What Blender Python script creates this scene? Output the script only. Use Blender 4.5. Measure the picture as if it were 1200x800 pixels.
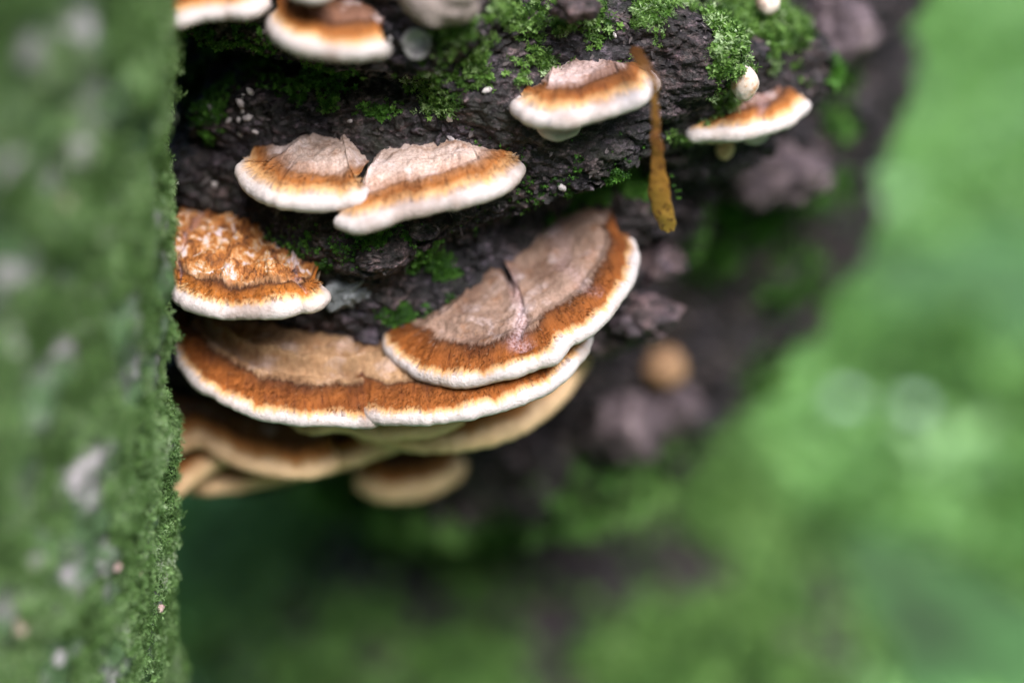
import bpy, math, random
import numpy as np

random.seed(7)
rng = np.random.default_rng(7)

for o in list(bpy.data.objects):
    bpy.data.objects.remove(o)
scene = bpy.context.scene
C = scene.collection

# ------------------------------------------------------------------ camera
# Everything is laid out in centimetres with the lens at the origin, then
# moved so the forest floor is near z = 0 and scaled to metres.
PITCH = math.radians(25.0)
LENS_H = 40.0                     # lens height above the ground, cm
FOCUS = 36.0                      # cm
CM_PER_PX = 24.0 / 1200.0         # at the focus distance
FWD = np.array([0, math.cos(PITCH), -math.sin(PITCH)])
RIGHT = np.array([1.0, 0, 0])
UP = np.array([0, math.sin(PITCH), math.cos(PITCH)])

cam = bpy.data.cameras.new('camera')
cam.sensor_width = 36.0
cam.lens = 36.0 * FOCUS / 24.0
cam.clip_start = 0.005
cam.clip_end = 400.0
cam.dof.use_dof = True
cam.dof.focus_distance = FOCUS / 100.0
cam.dof.aperture_fstop = 2.25
camo = bpy.data.objects.new('camera', cam)
camo.location = (0, 0, LENS_H / 100.0)
camo.rotation_euler = (math.radians(90) - PITCH, 0, 0)
C.objects.link(camo)
scene.camera = camo

# ------------------------------------------------------------------ sky and sun
SUN_ELEV = math.radians(50)
SUN_AZ = math.radians(155)         # compass, clockwise from +Y: from the right, a little behind the lens
world = bpy.data.worlds.new('World')
scene.world = world
world.use_nodes = True
wn = world.node_tree.nodes
wl = world.node_tree.links
wn.clear()
sky = wn.new('ShaderNodeTexSky')
sky.sky_type = 'NISHITA'
sky.sun_disc = False
sky.sun_elevation = SUN_ELEV
sky.sun_rotation = SUN_AZ
sky.air_density = 1.0
sky.dust_density = 2.0
sky.ozone_density = 1.0
bg = wn.new('ShaderNodeBackground')
bg.inputs[1].default_value = 0.12
wo = wn.new('ShaderNodeOutputWorld')
wl.new(sky.outputs[0], bg.inputs[0])
wl.new(bg.outputs[0], wo.inputs[0])
sun = bpy.data.lights.new('sun', 'SUN')
sun.energy = 1.5
sun.angle = math.radians(35)
sun.color = (1.0, 0.98, 0.965)
suno = bpy.data.objects.new('sun', sun)
suno.rotation_euler = (math.radians(90) - SUN_ELEV, 0, math.pi - SUN_AZ)
suno.location = (1, -1, 3)
C.objects.link(suno)

scene.cycles.max_bounces = 4
scene.cycles.diffuse_bounces = 3
scene.cycles.glossy_bounces = 2
scene.cycles.transmission_bounces = 3
scene.view_settings.view_transform = 'Standard'
scene.view_settings.look = 'None'
scene.view_settings.exposure = 2.02
scene.view_settings.gamma = 1.0
scene.view_settings.use_curve_mapping = False

# ------------------------------------------------------------------ helpers
def to_world(p):
    return (np.asarray(p, float) + np.array([0, 0, LENS_H])) * 0.01


def ray(px, py):
    px = np.asarray(px, float)
    py = np.asarray(py, float)
    kx = (px - 600) * CM_PER_PX / FOCUS
    ky = (400 - py) * CM_PER_PX / FOCUS
    return FWD + kx[..., None] * RIGHT + ky[..., None] * UP


def at(px, py, d):
    return ray(px, py) * d


def on_plane(px, py, p0, n):
    r = ray(px, py)
    d = (p0 @ n) / (r @ n)
    return r * d[..., None]


_perm = np.random.default_rng(3).permutation(512).astype(np.int64)
_perm = np.concatenate([_perm, _perm, _perm])
_g = np.random.default_rng(4).normal(size=(512, 3))
_g /= np.linalg.norm(_g, axis=1)[:, None]
_g = _g.astype(np.float32)


def _h(i, j, k):
    return _perm[_perm[_perm[i & 511] + (j & 511)] + (k & 511)]


def perlin(p):
    p = np.asarray(p, float)
    i = np.floor(p).astype(np.int64)
    f = (p - i).astype(np.float32)
    u = f * f * f * (f * (f * 6 - 15) + 10)
    out = np.zeros(p.shape[:-1])
    for a in (0, 1):
        wa = u[..., 0] if a else 1 - u[..., 0]
        for b in (0, 1):
            wb = u[..., 1] if b else 1 - u[..., 1]
            for c in (0, 1):
                wc = u[..., 2] if c else 1 - u[..., 2]
                g = _g[_h(i[..., 0] + a, i[..., 1] + b, i[..., 2] + c)]
                d = (f[..., 0] - a) * g[..., 0] + (f[..., 1] - b) * g[..., 1] + (f[..., 2] - c) * g[..., 2]
                out += wa * wb * wc * d
    return out * 1.5


def fbm(p, oct=4, gain=0.5, ridged=False):
    p = np.asarray(p, float)
    s = np.zeros(p.shape[:-1])
    a = 1.0
    for o in range(oct):
        v = perlin(p * (2.03 ** o) + o * 17.3)
        if ridged:
            v = 0.5 - np.abs(v) * 1.6
        s += a * v
        a *= gain
    return s


def cells(p):
    """distance to nearest and second nearest jittered cell point, and a random id"""
    p = np.asarray(p, float)
    i = np.floor(p).astype(np.int64)
    f1 = np.full(p.shape[:-1], 9.0)
    f2 = np.full(p.shape[:-1], 9.0)
    idv = np.zeros(p.shape[:-1])
    for a in (-1, 0, 1):
        for b in (-1, 0, 1):
            for c in (-1, 0, 1):
                h = _h(i[..., 0] + a, i[..., 1] + b, i[..., 2] + c)
                q = np.stack([i[..., 0] + a, i[..., 1] + b, i[..., 2] + c], -1) + 0.5 + 0.42 * _g[h]
                d = np.linalg.norm(q - p, axis=-1)
                nearer = d < f1
                f2 = np.where(nearer, f1, np.minimum(f2, d))
                idv = np.where(nearer, (h % 97) / 97.0, idv)
                f1 = np.where(nearer, d, f1)
    return f1, f2, idv


def smooth(a, b, x):
    t = np.clip((x - a) / (b - a), 0, 1)
    return t * t * (3 - 2 * t)


def spline(pts, n):
    """centripetal-free Catmull-Rom through pts, resampled evenly by length"""
    p = np.asarray(pts, float)
    q = np.vstack([2 * p[0] - p[1], p, 2 * p[-1] - p[-2]])
    out = []
    for k in range(len(p) - 1):
        t = np.linspace(0, 1, 24, endpoint=False)[:, None]
        a, b, c, d = q[k], q[k + 1], q[k + 2], q[k + 3]
        out.append(0.5 * (2 * b + (c - a) * t + (2 * a - 5 * b + 4 * c - d) * t * t + (3 * b - a - 3 * c + d) * t ** 3))
    out = np.vstack(out + [p[-1:]])
    s = np.r_[0, np.cumsum(np.linalg.norm(np.diff(out, axis=0), axis=1))]
    x = np.linspace(0, s[-1], n)
    return np.stack([np.interp(x, s, out[:, k]) for k in range(p.shape[1])], -1)


def mesh_obj(name, verts, faces, mat, parent=None, origin=None, attrs=None, normals=None, smooth_shade=True):
    """verts in cm (lens frame); origin in cm; faces: (n,3) or (n,4) int array"""
    origin = np.zeros(3) if origin is None else np.asarray(origin, float)
    off = np.array([0, 0, LENS_H]) if (parent is None and not origin.any()) else np.zeros(3)
    v = (np.asarray(verts, float) - origin + off) * 0.01
    f = np.asarray(faces, np.int32)
    me = bpy.data.meshes.new(name)
    me.vertices.add(len(v))
    me.vertices.foreach_set('co', v.astype(np.float32).ravel())
    k = f.shape[1]
    me.loops.add(f.size)
    me.loops.foreach_set('vertex_index', f.ravel())
    me.polygons.add(len(f))
    me.polygons.foreach_set('loop_start', np.arange(0, f.size, k, dtype=np.int32))
    me.polygons.foreach_set('loop_total', np.full(len(f), k, np.int32))
    if attrs:
        for an, av in attrs.items():
            a = me.attributes.new(an, 'FLOAT', 'POINT')
            a.data.foreach_set('value', np.asarray(av, np.float32).ravel())
    me.update(calc_edges=True)
    if smooth_shade:
        me.polygons.foreach_set('use_smooth', np.ones(len(f), bool))
    if normals is not None:
        me.normals_split_custom_set_from_vertices(np.asarray(normals, float).tolist())
    me.materials.append(mat)
    ob = bpy.data.objects.new(name, me)
    C.objects.link(ob)
    if parent is not None:
        ob.parent = parent
    elif origin.any():
        ob.location = to_world(origin)
    return ob


def thing(name, label, cat, origin, group=None):
    o = bpy.data.objects.new(name, None)
    o.empty_display_size = 0.005
    o.location = to_world(origin)
    C.objects.link(o)
    tag(o, label, cat, group)
    return o


def tag(o, label=None, cat=None, group=None, kind=None):
    if label: o['label'] = label
    if cat: o['category'] = cat
    if group: o['group'] = group
    if kind: o['kind'] = kind
    return o


def grid_faces(nr, nc, wrap=False):
    r = np.arange(nr - 1)[:, None]
    c = np.arange(nc if wrap else nc - 1)[None, :]
    a = r * nc + c
    b = r * nc + (c + 1) % nc
    return np.stack([a, b, b + nc, a + nc], -1).reshape(-1, 4)


def grid_normals(P, wrap=False):
    if wrap:
        du = np.roll(P, -1, 1) - np.roll(P, 1, 1)
    else:
        du = np.gradient(P, axis=1)
    dv = np.gradient(P, axis=0)
    n = np.cross(du, dv)
    return n / (np.linalg.norm(n, axis=-1, keepdims=True) + 1e-12)


# ------------------------------------------------------------------ materials
def new_mat(name):
    m = bpy.data.materials.new(name)
    m.use_nodes = True
    nt = m.node_tree
    nt.nodes.clear()
    out = nt.nodes.new('ShaderNodeOutputMaterial')
    return m, nt, out


class N:
    """tiny node helper"""
    def __init__(self, nt):
        self.nt = nt

    def new(self, t, **kw):
        n = self.nt.nodes.new(t)
        for k, v in kw.items():
            setattr(n, k, v)
        return n

    def link(self, a, b):
        self.nt.links.new(a, b)

    def put(self, sock, v):
        if hasattr(v, 'is_output') or isinstance(v, bpy.types.NodeSocket):
            self.link(v, sock)
        else:
            sock.default_value = v

    def math(self, op, a, b=0.0, c=None, clamp=False):
        n = self.new('ShaderNodeMath', operation=op, use_clamp=clamp)
        self.put(n.inputs[0], a)
        self.put(n.inputs[1], b)
        if c is not None: self.put(n.inputs[2], c)
        return n.outputs[0]

    def attr(self, name):
        return self.new('ShaderNodeAttribute', attribute_name=name).outputs['Fac']

    def vec(self, x, y, z):
        n = self.new('ShaderNodeCombineXYZ')
        self.put(n.inputs[0], x); self.put(n.inputs[1], y); self.put(n.inputs[2], z)
        return n.outputs[0]

    def pos(self):
        return self.new('ShaderNodeNewGeometry').outputs['Position']

    def noise(self, vec, scale, detail=4.0, rough=0.55, dist=0.0):
        n = self.new('ShaderNodeTexNoise')
        self.put(n.inputs['Vector'], vec)
        n.inputs['Scale'].default_value = scale
        n.inputs['Detail'].default_value = detail
        n.inputs['Roughness'].default_value = rough
        n.inputs['Distortion'].default_value = dist
        return n.outputs['Fac']

    def ramp(self, fac, stops, interp='LINEAR'):
        n = self.new('ShaderNodeValToRGB')
        cr = n.color_ramp
        cr.interpolation = interp
        while len(cr.elements) < len(stops):
            cr.elements.new(0.5)
        for e, (p, c) in zip(cr.elements, stops):
            e.position = p
            e.color = (*c, 1) if len(c) == 3 else c
        self.put(n.inputs[0], fac)
        return n.outputs[0]

    def mix(self, fac, a, b, mode='MIX'):
        n = self.new('ShaderNodeMix', data_type='RGBA', blend_type=mode)
        self.put(n.inputs[0], fac)
        for s, v in ((n.inputs[6], a), (n.inputs[7], b)):
            if isinstance(v, tuple): s.default_value = (*v, 1) if len(v) == 3 else v
            else: self.link(v, s)
        return n.outputs[2]

    def bump(self, h, strength, dist, normal=None):
        n = self.new('ShaderNodeBump')
        n.inputs['Strength'].default_value = strength
        n.inputs['Distance'].default_value = dist
        self.link(h, n.inputs['Height'])
        if normal is not None: self.link(normal, n.inputs['Normal'])
        return n.outputs[0]

    def principled(self, out, color, rough=0.7, normal=None, spec=0.4, sss=0.0, sss_r=(0.002, 0.0012, 0.0008), coat=0.0):
        p = self.new('ShaderNodeBsdfPrincipled')
        self.put(p.inputs['Base Color'], color if not isinstance(color, tuple) else (*color, 1))
        self.put(p.inputs['Roughness'], rough)
        p.inputs['Specular IOR Level'].default_value = spec
        if sss:
            p.inputs['Subsurface Weight'].default_value = sss
            p.inputs['Subsurface Radius'].default_value = sss_r
            p.inputs['Subsurface Scale'].default_value = 1.0
        if coat:
            p.inputs['Coat Weight'].default_value = coat
            p.inputs['Coat Roughness'].default_value = 0.25
        if normal is not None: self.link(normal, p.inputs['Normal'])
        if out is not None: self.link(p.outputs[0], out.inputs[0])
        return p


def cap_material(name, white=0.42, orange=1.35, tan=(0.31, 0.205, 0.15), orange_c=(0.215, 0.064, 0.011),
                 deep=(0.075, 0.026, 0.008), white_c=(0.49, 0.435, 0.428), crust=0.0, patch=0.35, cream=(0.56, 0.33, 0.15), soft=0.0):
    """rd = centimetres inwards from the rim, su = centimetres along the rim"""
    m, nt, out = new_mat(name)
    k = N(nt)
    rd, su, cre = k.attr('rd'), k.attr('su'), k.attr('cleft')
    fib = k.noise(k.vec(k.math('MULTIPLY', su, 9.0), k.math('MULTIPLY', rd, 1.6), 0.0), 1.0, 3.0, 0.6)
    wav = k.noise(k.vec(k.math('MULTIPLY', su, 0.9), k.math('MULTIPLY', rd, 0.3), 3.0), 1.0, 3.0, 0.55)
    d = k.math('ADD', rd, k.math('MULTIPLY', k.math('SUBTRACT', fib, 0.5), 0.34))
    d = k.math('ADD', d, k.math('MULTIPLY', k.math('SUBTRACT', wav, 0.5), 0.75))
    span = 4.5
    w, o = white / span, orange / span
    mid = max(w + (o - w) * 0.5, w + 0.055 + soft)
    col = k.ramp(k.math('DIVIDE', d, span), [
        (0.0, white_c), (max(w - 0.012, 0.001), white_c), (w + 0.022 + soft * 0.5, cream), (w + 0.05 + soft, tuple(x * 1.05 for x in orange_c)),
        (mid, orange_c), (max(o - 0.03, mid + 0.004), tuple((a + b) / 2 for a, b in zip(orange_c, deep))), (max(o, mid + 0.008), deep), (o + 0.04 + soft * 1.4, tan),
        (0.66, tuple(x * 0.9 for x in tan)), (1.0, tuple(x * 0.75 for x in tan))])
    # fibre streaks, darker hairs between the lighter ones
    fs = k.ramp(fib, [(0.30, (0.45, 0.38, 0.33)), (0.48, (0.95, 0.95, 0.95)), (0.60, (1.03, 1.03, 1.03)), (0.74, (1.35, 1.4, 1.45))])
    onband = k.math('MULTIPLY', k.math('GREATER_THAN', rd, white * 1.1), k.math('SUBTRACT', 1.0, k.math('MULTIPLY', k.math('MULTIPLY', k.math('SUBTRACT', rd, orange + 0.05), 5.0, clamp=True), 0.8)))
    col = k.mix(onband, col, k.mix(1.0, col, fs, 'MULTIPLY'))
    pos = k.pos()
    # concentric growth zones and blotches on the old inner cap
    zone = k.noise(k.vec(k.math('MULTIPLY', su, 0.5), k.math('MULTIPLY', d, 5.0), 9.0), 1.0, 2.0, 0.5)
    inner = k.math('MULTIPLY', k.math('SUBTRACT', d, orange + 0.05), 5.0, clamp=True)
    zc = k.ramp(zone, [(0.32, (0.50, 0.38, 0.28)), (0.5, (1, 1, 1)), (0.68, (1.12, 1.06, 1.04))])
    col = k.mix(k.math('MULTIPLY', inner, 0.55), col, k.mix(1.0, col, zc, 'MULTIPLY'))
    mo = k.noise(pos, 70.0, 4.0, 0.6)
    col = k.mix(0.8, col, k.mix(1.0, col, k.ramp(mo, [(0.34, (0.55, 0.47, 0.42)), (0.5, (1, 1, 1)), (0.66, (1.2, 1.17, 1.15))]), 'MULTIPLY'))
    bl = k.noise(pos, 130.0, 5.0, 0.62)
    blm = k.math('MULTIPLY', k.ramp(bl, [(0.52, (0, 0, 0)), (0.64, (1, 1, 1))]), k.math('MULTIPLY', inner, patch))
    col = k.mix(blm, col, (0.60, 0.50, 0.50))
    br = k.noise(pos, 190.0, 5.0, 0.65)
    brm = k.math('MULTIPLY', k.ramp(br, [(0.55, (0, 0, 0)), (0.68, (1, 1, 1))]), k.math('MULTIPLY', inner, 0.55))
    col = k.mix(brm, col, (0.22, 0.095, 0.04))
    fine = k.noise(pos, 1500.0, 3.0, 0.6)
    col = k.mix(k.math('MULTIPLY', inner, 0.6), col, k.mix(1.0, col, k.ramp(fine, [(0.33, (0.55, 0.5, 0.48)), (0.6, (1.1, 1.1, 1.1))]), 'MULTIPLY'))
    if crust > 0:
        cr = k.noise(pos, 210.0, 6.0, 0.68, 0.6)
        cc = k.ramp(cr, [(0.36, (0.05, 0.017, 0.008)), (0.44, (0.20, 0.065, 0.014)), (0.51, (0.36, 0.13, 0.026)),
                         (0.56, (0.48, 0.30, 0.15)), (0.61, (0.56, 0.46, 0.48))])
        col = k.mix(k.math('MULTIPLY', inner, crust), col, cc)
    sk = k.noise(pos, 750.0, 3.0, 0.6)
    col = k.mix(k.math('MULTIPLY', k.ramp(sk, [(0.64, (0, 0, 0)), (0.72, (1, 1, 1))]), 0.45), col, (0.26, 0.15, 0.08))
    st = k.noise(pos, 95.0, 4.0, 0.6)
    col = k.mix(k.math('MULTIPLY', k.ramp(st, [(0.52, (0, 0, 0)), (0.70, (1, 1, 1))]), 0.35), col, k.mix(1.0, col, (0.88, 0.72, 0.55), 'MULTIPLY'))
    col = k.mix(k.math('MULTIPLY', cre, 0.45), col, k.mix(k.ramp(fine, [(0.4, (0, 0, 0)), (0.6, (1, 1, 1))]), (0.16, 0.08, 0.09), (0.60, 0.46, 0.52)))
    h = k.math('ADD', k.math('MULTIPLY', fib, onband), k.math('MULTIPLY', fine, 0.8))
    nrm = k.bump(h, 0.7, 0.0006)
    nrm = k.bump(k.noise(pos, 420.0, 3.0, 0.6), 0.2, 0.0008, nrm)
    k.principled(out, col, 0.78, nrm, spec=0.25)
    return m


def pore_material(name, c=(0.62, 0.50, 0.38)):
    m, nt, out = new_mat(name)
    k = N(nt)
    pos = k.pos()
    v = k.new('ShaderNodeTexVoronoi')
    k.link(pos, v.inputs['Vector'])
    v.inputs['Scale'].default_value = 2600.0
    col = k.mix(k.ramp(v.outputs['Distance'], [(0.1, (0, 0, 0)), (0.4, (1, 1, 1))]), tuple(x * 0.55 for x in c), c)
    n = k.noise(pos, 160.0, 4.0)
    col = k.mix(1.0, col, k.ramp(n, [(0.3, (0.75, 0.7, 0.6)), (0.65, (1.05, 1.05, 1.05))]), 'MULTIPLY')
    k.principled(out, col, 0.75, k.bump(v.outputs['Distance'], 0.4, 0.0003), spec=0.25)
    return m


def bark_material(name, dark=(0.005, 0.0042, 0.005), mid=(0.0125, 0.0105, 0.0125), light=(0.16, 0.13, 0.155), green=0.25):
    m, nt, out = new_mat(name)
    k = N(nt)
    pos = k.pos()
    mp = k.new('ShaderNodeMapping')
    mp.inputs['Scale'].default_value = (1.0, 1.0, 1.7)
    mp.inputs['Rotation'].default_value = (0, math.radians(-35), 0)
    k.link(pos, mp.inputs[0])
    a = k.noise(mp.outputs[0], 260.0, 5.0, 0.68)
    b = k.noise(pos, 70.0, 4.0, 0.6)
    col = k.ramp(a, [(0.30, dark), (0.50, mid), (0.64, tuple((x + y) / 2 for x, y in zip(mid, light))), (0.76, light)])
    tint = k.ramp(b, [(0.30, (0.6, 0.6, 0.7)), (0.45, (1.0, 0.96, 0.98)), (0.60, (1.25, 1.05, 0.86)), (0.72, (1.1, 0.95, 1.15))])
    col = k.mix(1.0, col, tint, 'MULTIPLY')
    f0 = k.noise(mp.outputs[0], 900.0, 3.0, 0.7)
    col = k.mix(0.9, col, k.mix(1.0, col, k.ramp(f0, [(0.36, (0.3, 0.3, 0.3)), (0.52, (0.9, 0.9, 0.9)), (0.66, (1.9, 1.8, 1.85))]), 'MULTIPLY'))
    g = k.noise(pos, 45.0, 5.0, 0.7)
    gm = k.math('MULTIPLY', k.ramp(g, [(0.52, (0, 0, 0)), (0.66, (1, 1, 1))]), green)
    col = k.mix(gm, col, (0.030, 0.040, 0.014))
    f = k.noise(mp.outputs[0], 1400.0, 2.0, 0.65)
    nrm = k.bump(f, 0.7, 0.0006)
    nrm = k.bump(a, 0.6, 0.0015, nrm)
    k.principled(out, col, k.ramp(f, [(0.3, (0.45,) * 3), (0.7, (0.8,) * 3)]), nrm, spec=0.35)
    return m


def moss_material(name, stops, trans=0.35, rough=0.55):
    """tint: random per shoot, tip: 0 at a leaf's base, 1 at its point"""
    m, nt, out = new_mat(name)
    k = N(nt)
    t = k.attr('tint')
    tip = k.attr('tip')
    n = k.noise(k.pos(), 60.0, 3.0, 0.6)
    f = k.math('ADD', k.math('MULTIPLY', t, 0.62), k.math('MULTIPLY', k.math('SUBTRACT', n, 0.32), 0.9))
    col = k.ramp(f, stops)
    col = k.mix(k.math('MULTIPLY', tip, 0.35), col, k.mix(1.0, col, (1.5, 1.45, 1.25), 'MULTIPLY'))
    p = k.principled(None, col, rough, spec=0.35)
    tr = k.new('ShaderNodeBsdfTranslucent')
    k.link(col, tr.inputs[0])
    mx = k.new('ShaderNodeMixShader')
    mx.inputs[0].default_value = trans
    k.link(p.outputs[0], mx.inputs[1])
    k.link(tr.outputs[0], mx.inputs[2])
    k.link(mx.outputs[0], out.inputs[0])
    return m


def blotch_material(name, stops, scale=120.0, rough=0.8, bump=0.0006, fine=900.0, spec=0.3, detail=5.0):
    m, nt, out = new_mat(name)
    k = N(nt)
    pos = k.pos()
    a = k.noise(pos, scale, detail, 0.62)
    col = k.ramp(a, stops)
    f = k.noise(pos, fine, 4.0, 0.6)
    col = k.mix(0.6, col, k.mix(1.0, col, k.ramp(f, [(0.3, (0.6, 0.6, 0.6)), (0.65, (1.15, 1.15, 1.15))]), 'MULTIPLY'))
    k.principled(out, col, rough, k.bump(f, 0.6, bump), spec=spec)
    return m


BARK = bark_material('dark_wet_bark')
KNOB = bark_material('purple_grey_bark', (0.012, 0.010, 0.012), (0.042, 0.032, 0.038), (0.22, 0.165, 0.195), 0.1)
PINK_KNOB = blotch_material('pinkish_bark', [(0.3, (0.03, 0.021, 0.026)), (0.5, (0.085, 0.062, 0.070)), (0.7, (0.20, 0.15, 0.16))], 150)
GREY_LICHEN = blotch_material('grey_lichen', [(0.3, (0.05, 0.055, 0.06)), (0.5, (0.13, 0.14, 0.145)), (0.7, (0.30, 0.31, 0.33))], 300)
PALE_CRUMB = blotch_material('pale_crumb', [(0.35, (0.22, 0.19, 0.20)), (0.6, (0.55, 0.50, 0.50))], 300)
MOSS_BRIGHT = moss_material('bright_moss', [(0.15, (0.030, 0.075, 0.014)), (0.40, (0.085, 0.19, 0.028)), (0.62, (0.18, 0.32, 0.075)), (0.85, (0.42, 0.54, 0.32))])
MOSS_DARK = moss_material('dark_green_moss', [(0.15, (0.022, 0.065, 0.012)), (0.45, (0.050, 0.15, 0.018)), (0.75, (0.10, 0.25, 0.035)), (0.95, (0.2, 0.36, 0.09))])  # deeper green stops than the bright moss
MOSS_ROOT = moss_material('root_moss_leaves', [(0.12, (0.030, 0.07, 0.020)), (0.4, (0.085, 0.19, 0.045)), (0.7, (0.17, 0.32, 0.085)), (0.95, (0.28, 0.42, 0.18))])
MOSS_WALL = moss_material('felty_moss', [(0.08, (0.028, 0.050, 0.018)), (0.28, (0.11, 0.21, 0.062)), (0.48, (0.22, 0.38, 0.13)), (0.70, (0.38, 0.54, 0.28)), (0.92, (0.54, 0.55, 0.50))], 0.5)
MOSS_FLOOR = moss_material('floor_moss', [(0.10, (0.035, 0.085, 0.020)), (0.34, (0.115, 0.26, 0.058)), (0.60, (0.20, 0.41, 0.12)), (0.92, (0.32, 0.50, 0.28))])
WALL_BARK = blotch_material('mossy_bark_skin', [(0.30, (0.03, 0.05, 0.025)), (0.45, (0.06, 0.115, 0.045)), (0.54, (0.11, 0.14, 0.10)), (0.62, (0.24, 0.225, 0.235)), (0.74, (0.40, 0.36, 0.38))], 75, 0.9, 0.0008, 700)
GROUND = blotch_material('mossy_soil', [(0.30, (0.022, 0.030, 0.018)), (0.45, (0.045, 0.10, 0.032)), (0.60, (0.075, 0.19, 0.055)), (0.74, (0.13, 0.26, 0.11))], 14, 0.95, 0.002, 150)
PORES = pore_material('cream_pores')
PORES_TAN = pore_material('tan_pores', (0.70, 0.46, 0.27))  # warm bounced light of the lower tier is put into this tan

# ------------------------------------------------------------------ bracket fungi: geometry is prepared first,
# because the trunk is shaped to meet their backs
GROUPS = 'bracket fungi growing on the burl'
BACKS = []      # points where brackets meet the bark


def bracket(label, S, B, anchor, slope=8.0, face=0.0, roll=0.0, lip=0.26, dome=0.16, hump=0.12, back_h=0.35, band_w=1.0,
            mat=None, pores=None, clefts=(), rough=0.05, knobs=0.0, n=180, thick=1.4, hairs=0, name='bracket_fungus', seed=0,
            wig=0.05, endlip=0.55, tier=None, zones=0.0):
    """S: outer silhouette of the rim, B: line where the upper face meets the bark (both left to right);
    anchor: a photo point and its distance; slope: how far the cap tips down towards its rim"""
    rs = np.random.default_rng(seed + 11)
    az = math.radians(face)
    sl = math.radians(slope)
    ro = math.radians(roll)
    outw = np.array([math.sin(az), -math.cos(az), 0])
    side = np.array([math.cos(az), math.sin(az), 0])
    nrm = np.array([0, 0, 1.0])
    o2 = outw * math.cos(sl) - nrm * math.sin(sl)
    n2 = np.cross(side, -o2)
    n2 = n2 if n2[2] > 0 else -n2
    n2 = n2 * math.cos(ro) - side * math.sin(ro)
    p0 = at(*anchor)
    s_px = spline(S, n)
    b_px = spline(B, n)
    # move the silhouette inwards by the lip radius to get the lip's centre line
    t = np.gradient(s_px, axis=0)
    t /= np.linalg.norm(t, axis=1)[:, None]
    inn = np.stack([t[:, 1], -t[:, 0]], -1)
    rp = lip / CM_PER_PX * FOCUS / anchor[2]
    c_px = s_px + inn * rp * 0.96
    Cc = on_plane(c_px[:, 0], c_px[:, 1], p0, n2)
    B0 = on_plane(b_px[:, 0], b_px[:, 1], p0, n2)
    endt = smooth(0.15, 1.3, np.linalg.norm(B0 - Cc, axis=1))
    hb = lip * 0.6 + (back_h - lip * 0.6) * endt
    rb = ray(b_px[:, 0], b_px[:, 1])
    Bp = rb * ((p0 @ n2 + hb) / (rb @ n2))[:, None] - n2 * hb[:, None]
    # light smoothing of the lip line so that inward moves never fold it
    for _ in range(6):
        Cc[1:-1] = (Cc[:-2] + 2 * Cc[1:-1] + Cc[2:]) / 4
    su = np.r_[0, np.cumsum(np.linalg.norm(np.diff(Cc, axis=0), axis=1))]
    uu = np.linspace(0, 1, n)
    tg = np.gradient(Cc, axis=0)
    tg /= np.linalg.norm(tg, axis=1)[:, None] + 1e-9
    ow = np.cross(tg, n2)
    ow /= np.linalg.norm(ow, axis=1)[:, None]
    inward = Bp - Cc
    L = np.linalg.norm(inward, axis=1) + 1e-6
    wigv = (perlin(np.stack([su * 1.6, su * 0 + seed * 3.1, su * 0], -1)) + 0.4 * perlin(np.stack([su * 6.0, su * 0 + seed * 1.1, su * 0], -1))) * wig
    Cc = Cc + ow * wigv[:, None]
    inward = Bp - Cc
    r = lip * (1 + 0.16 * perlin(np.stack([su * 1.1, su * 0 + 7.7 + seed, su * 0], -1)) + 0.10 * perlin(np.stack([su * 4.0, su * 0 + 2.7 + seed, su * 0], -1)))
    taper = np.minimum(1, endlip + (1 - endlip) * np.minimum(uu, 1 - uu) / 0.10)
    r = r * taper
    rows, rds, hs, zone = [], [], [], []
    wm = np.minimum(0.16 / L, 0.3)
    wb = np.minimum((0.16 + band_w) / L, 0.82)

    cur = {'g': np.zeros(n)}
    cls = []
    for (u0, wd, dep) in clefts:
        pass

    def cleft(f):
        g_, d_ = np.zeros(n), np.zeros(n)
        fm = np.asarray(f, float) + 0 * uu
        for (u0, wd, dep) in clefts:
            bend = 0.030 * np.sin(fm * 5.0 + u0 * 20) + 0.012 * np.sin(fm * 17.0 + seed)
            g = np.exp(-((uu - u0 - bend * np.minimum(fm * 3, 1)) / (wd * (0.6 + 1.2 * fm))) ** 2)
            g_ = np.maximum(g_, g * min(1, dep / 0.12))
            d_ += g * dep
        return g_, d_

    thick = thick * smooth(0.1, 1.5, L)

    def top_h(f, rr):
        # f: fraction inwards (0 rim, 1 back), rr: cm inwards
        ff = np.clip(f, 0, 1)
        h = r + dome * (1 - np.exp(-rr / 0.45)) * np.minimum(1, L / 1.2)
        h = h - 0.07 * np.exp(-((rr - (0.16 + band_w)) / 0.14) ** 2) * (L > 1.2)
        h = h + hump * ff ** 2 + (back_h - hump - dome - r) * smooth(0.45, 1.0, ff)
        h = r + (h - r) * endt
        if zones:
            h = h + zones * endt * (np.exp(-((rr - 1.62) / 0.10) ** 2) - 0.8 * np.exp(-((rr - 1.38) / 0.12) ** 2) + 0.5 * np.exp(-((rr - 2.1) / 0.08) ** 2))
        cg, cd = cleft(ff)
        cur['g'] = cg
        h = h - cd * smooth(-0.02, 0.12, ff) * (1 - 0.35 * ff)
        return h

    def emit(base, h, rd, z, amt):
        P = base + n2 * h[:, None]
        q = np.stack([su * 1.0, rd + 0 * su, np.full(n, seed * 5.0)], -1)
        dsp = fbm(P * 1.1 + seed * 9, 4, 0.55) * rough * amt
        if knobs:
            f1, f2, idv = cells(P * 2.0 + fbm(P * 2.5, 2)[:, None] * 0.6)
            dsp += knobs * amt * ((0.55 - f1) + 0.5 * (idv - 0.5)) * (rd > 0.5)
            f1, f2, idv = cells(P * 5.2 + fbm(P * 5, 2)[:, None] * 0.7)
            dsp += knobs * 0.45 * amt * ((0.5 - f1) + 0.6 * (idv - 0.5)) * (rd > 0.5)
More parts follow.
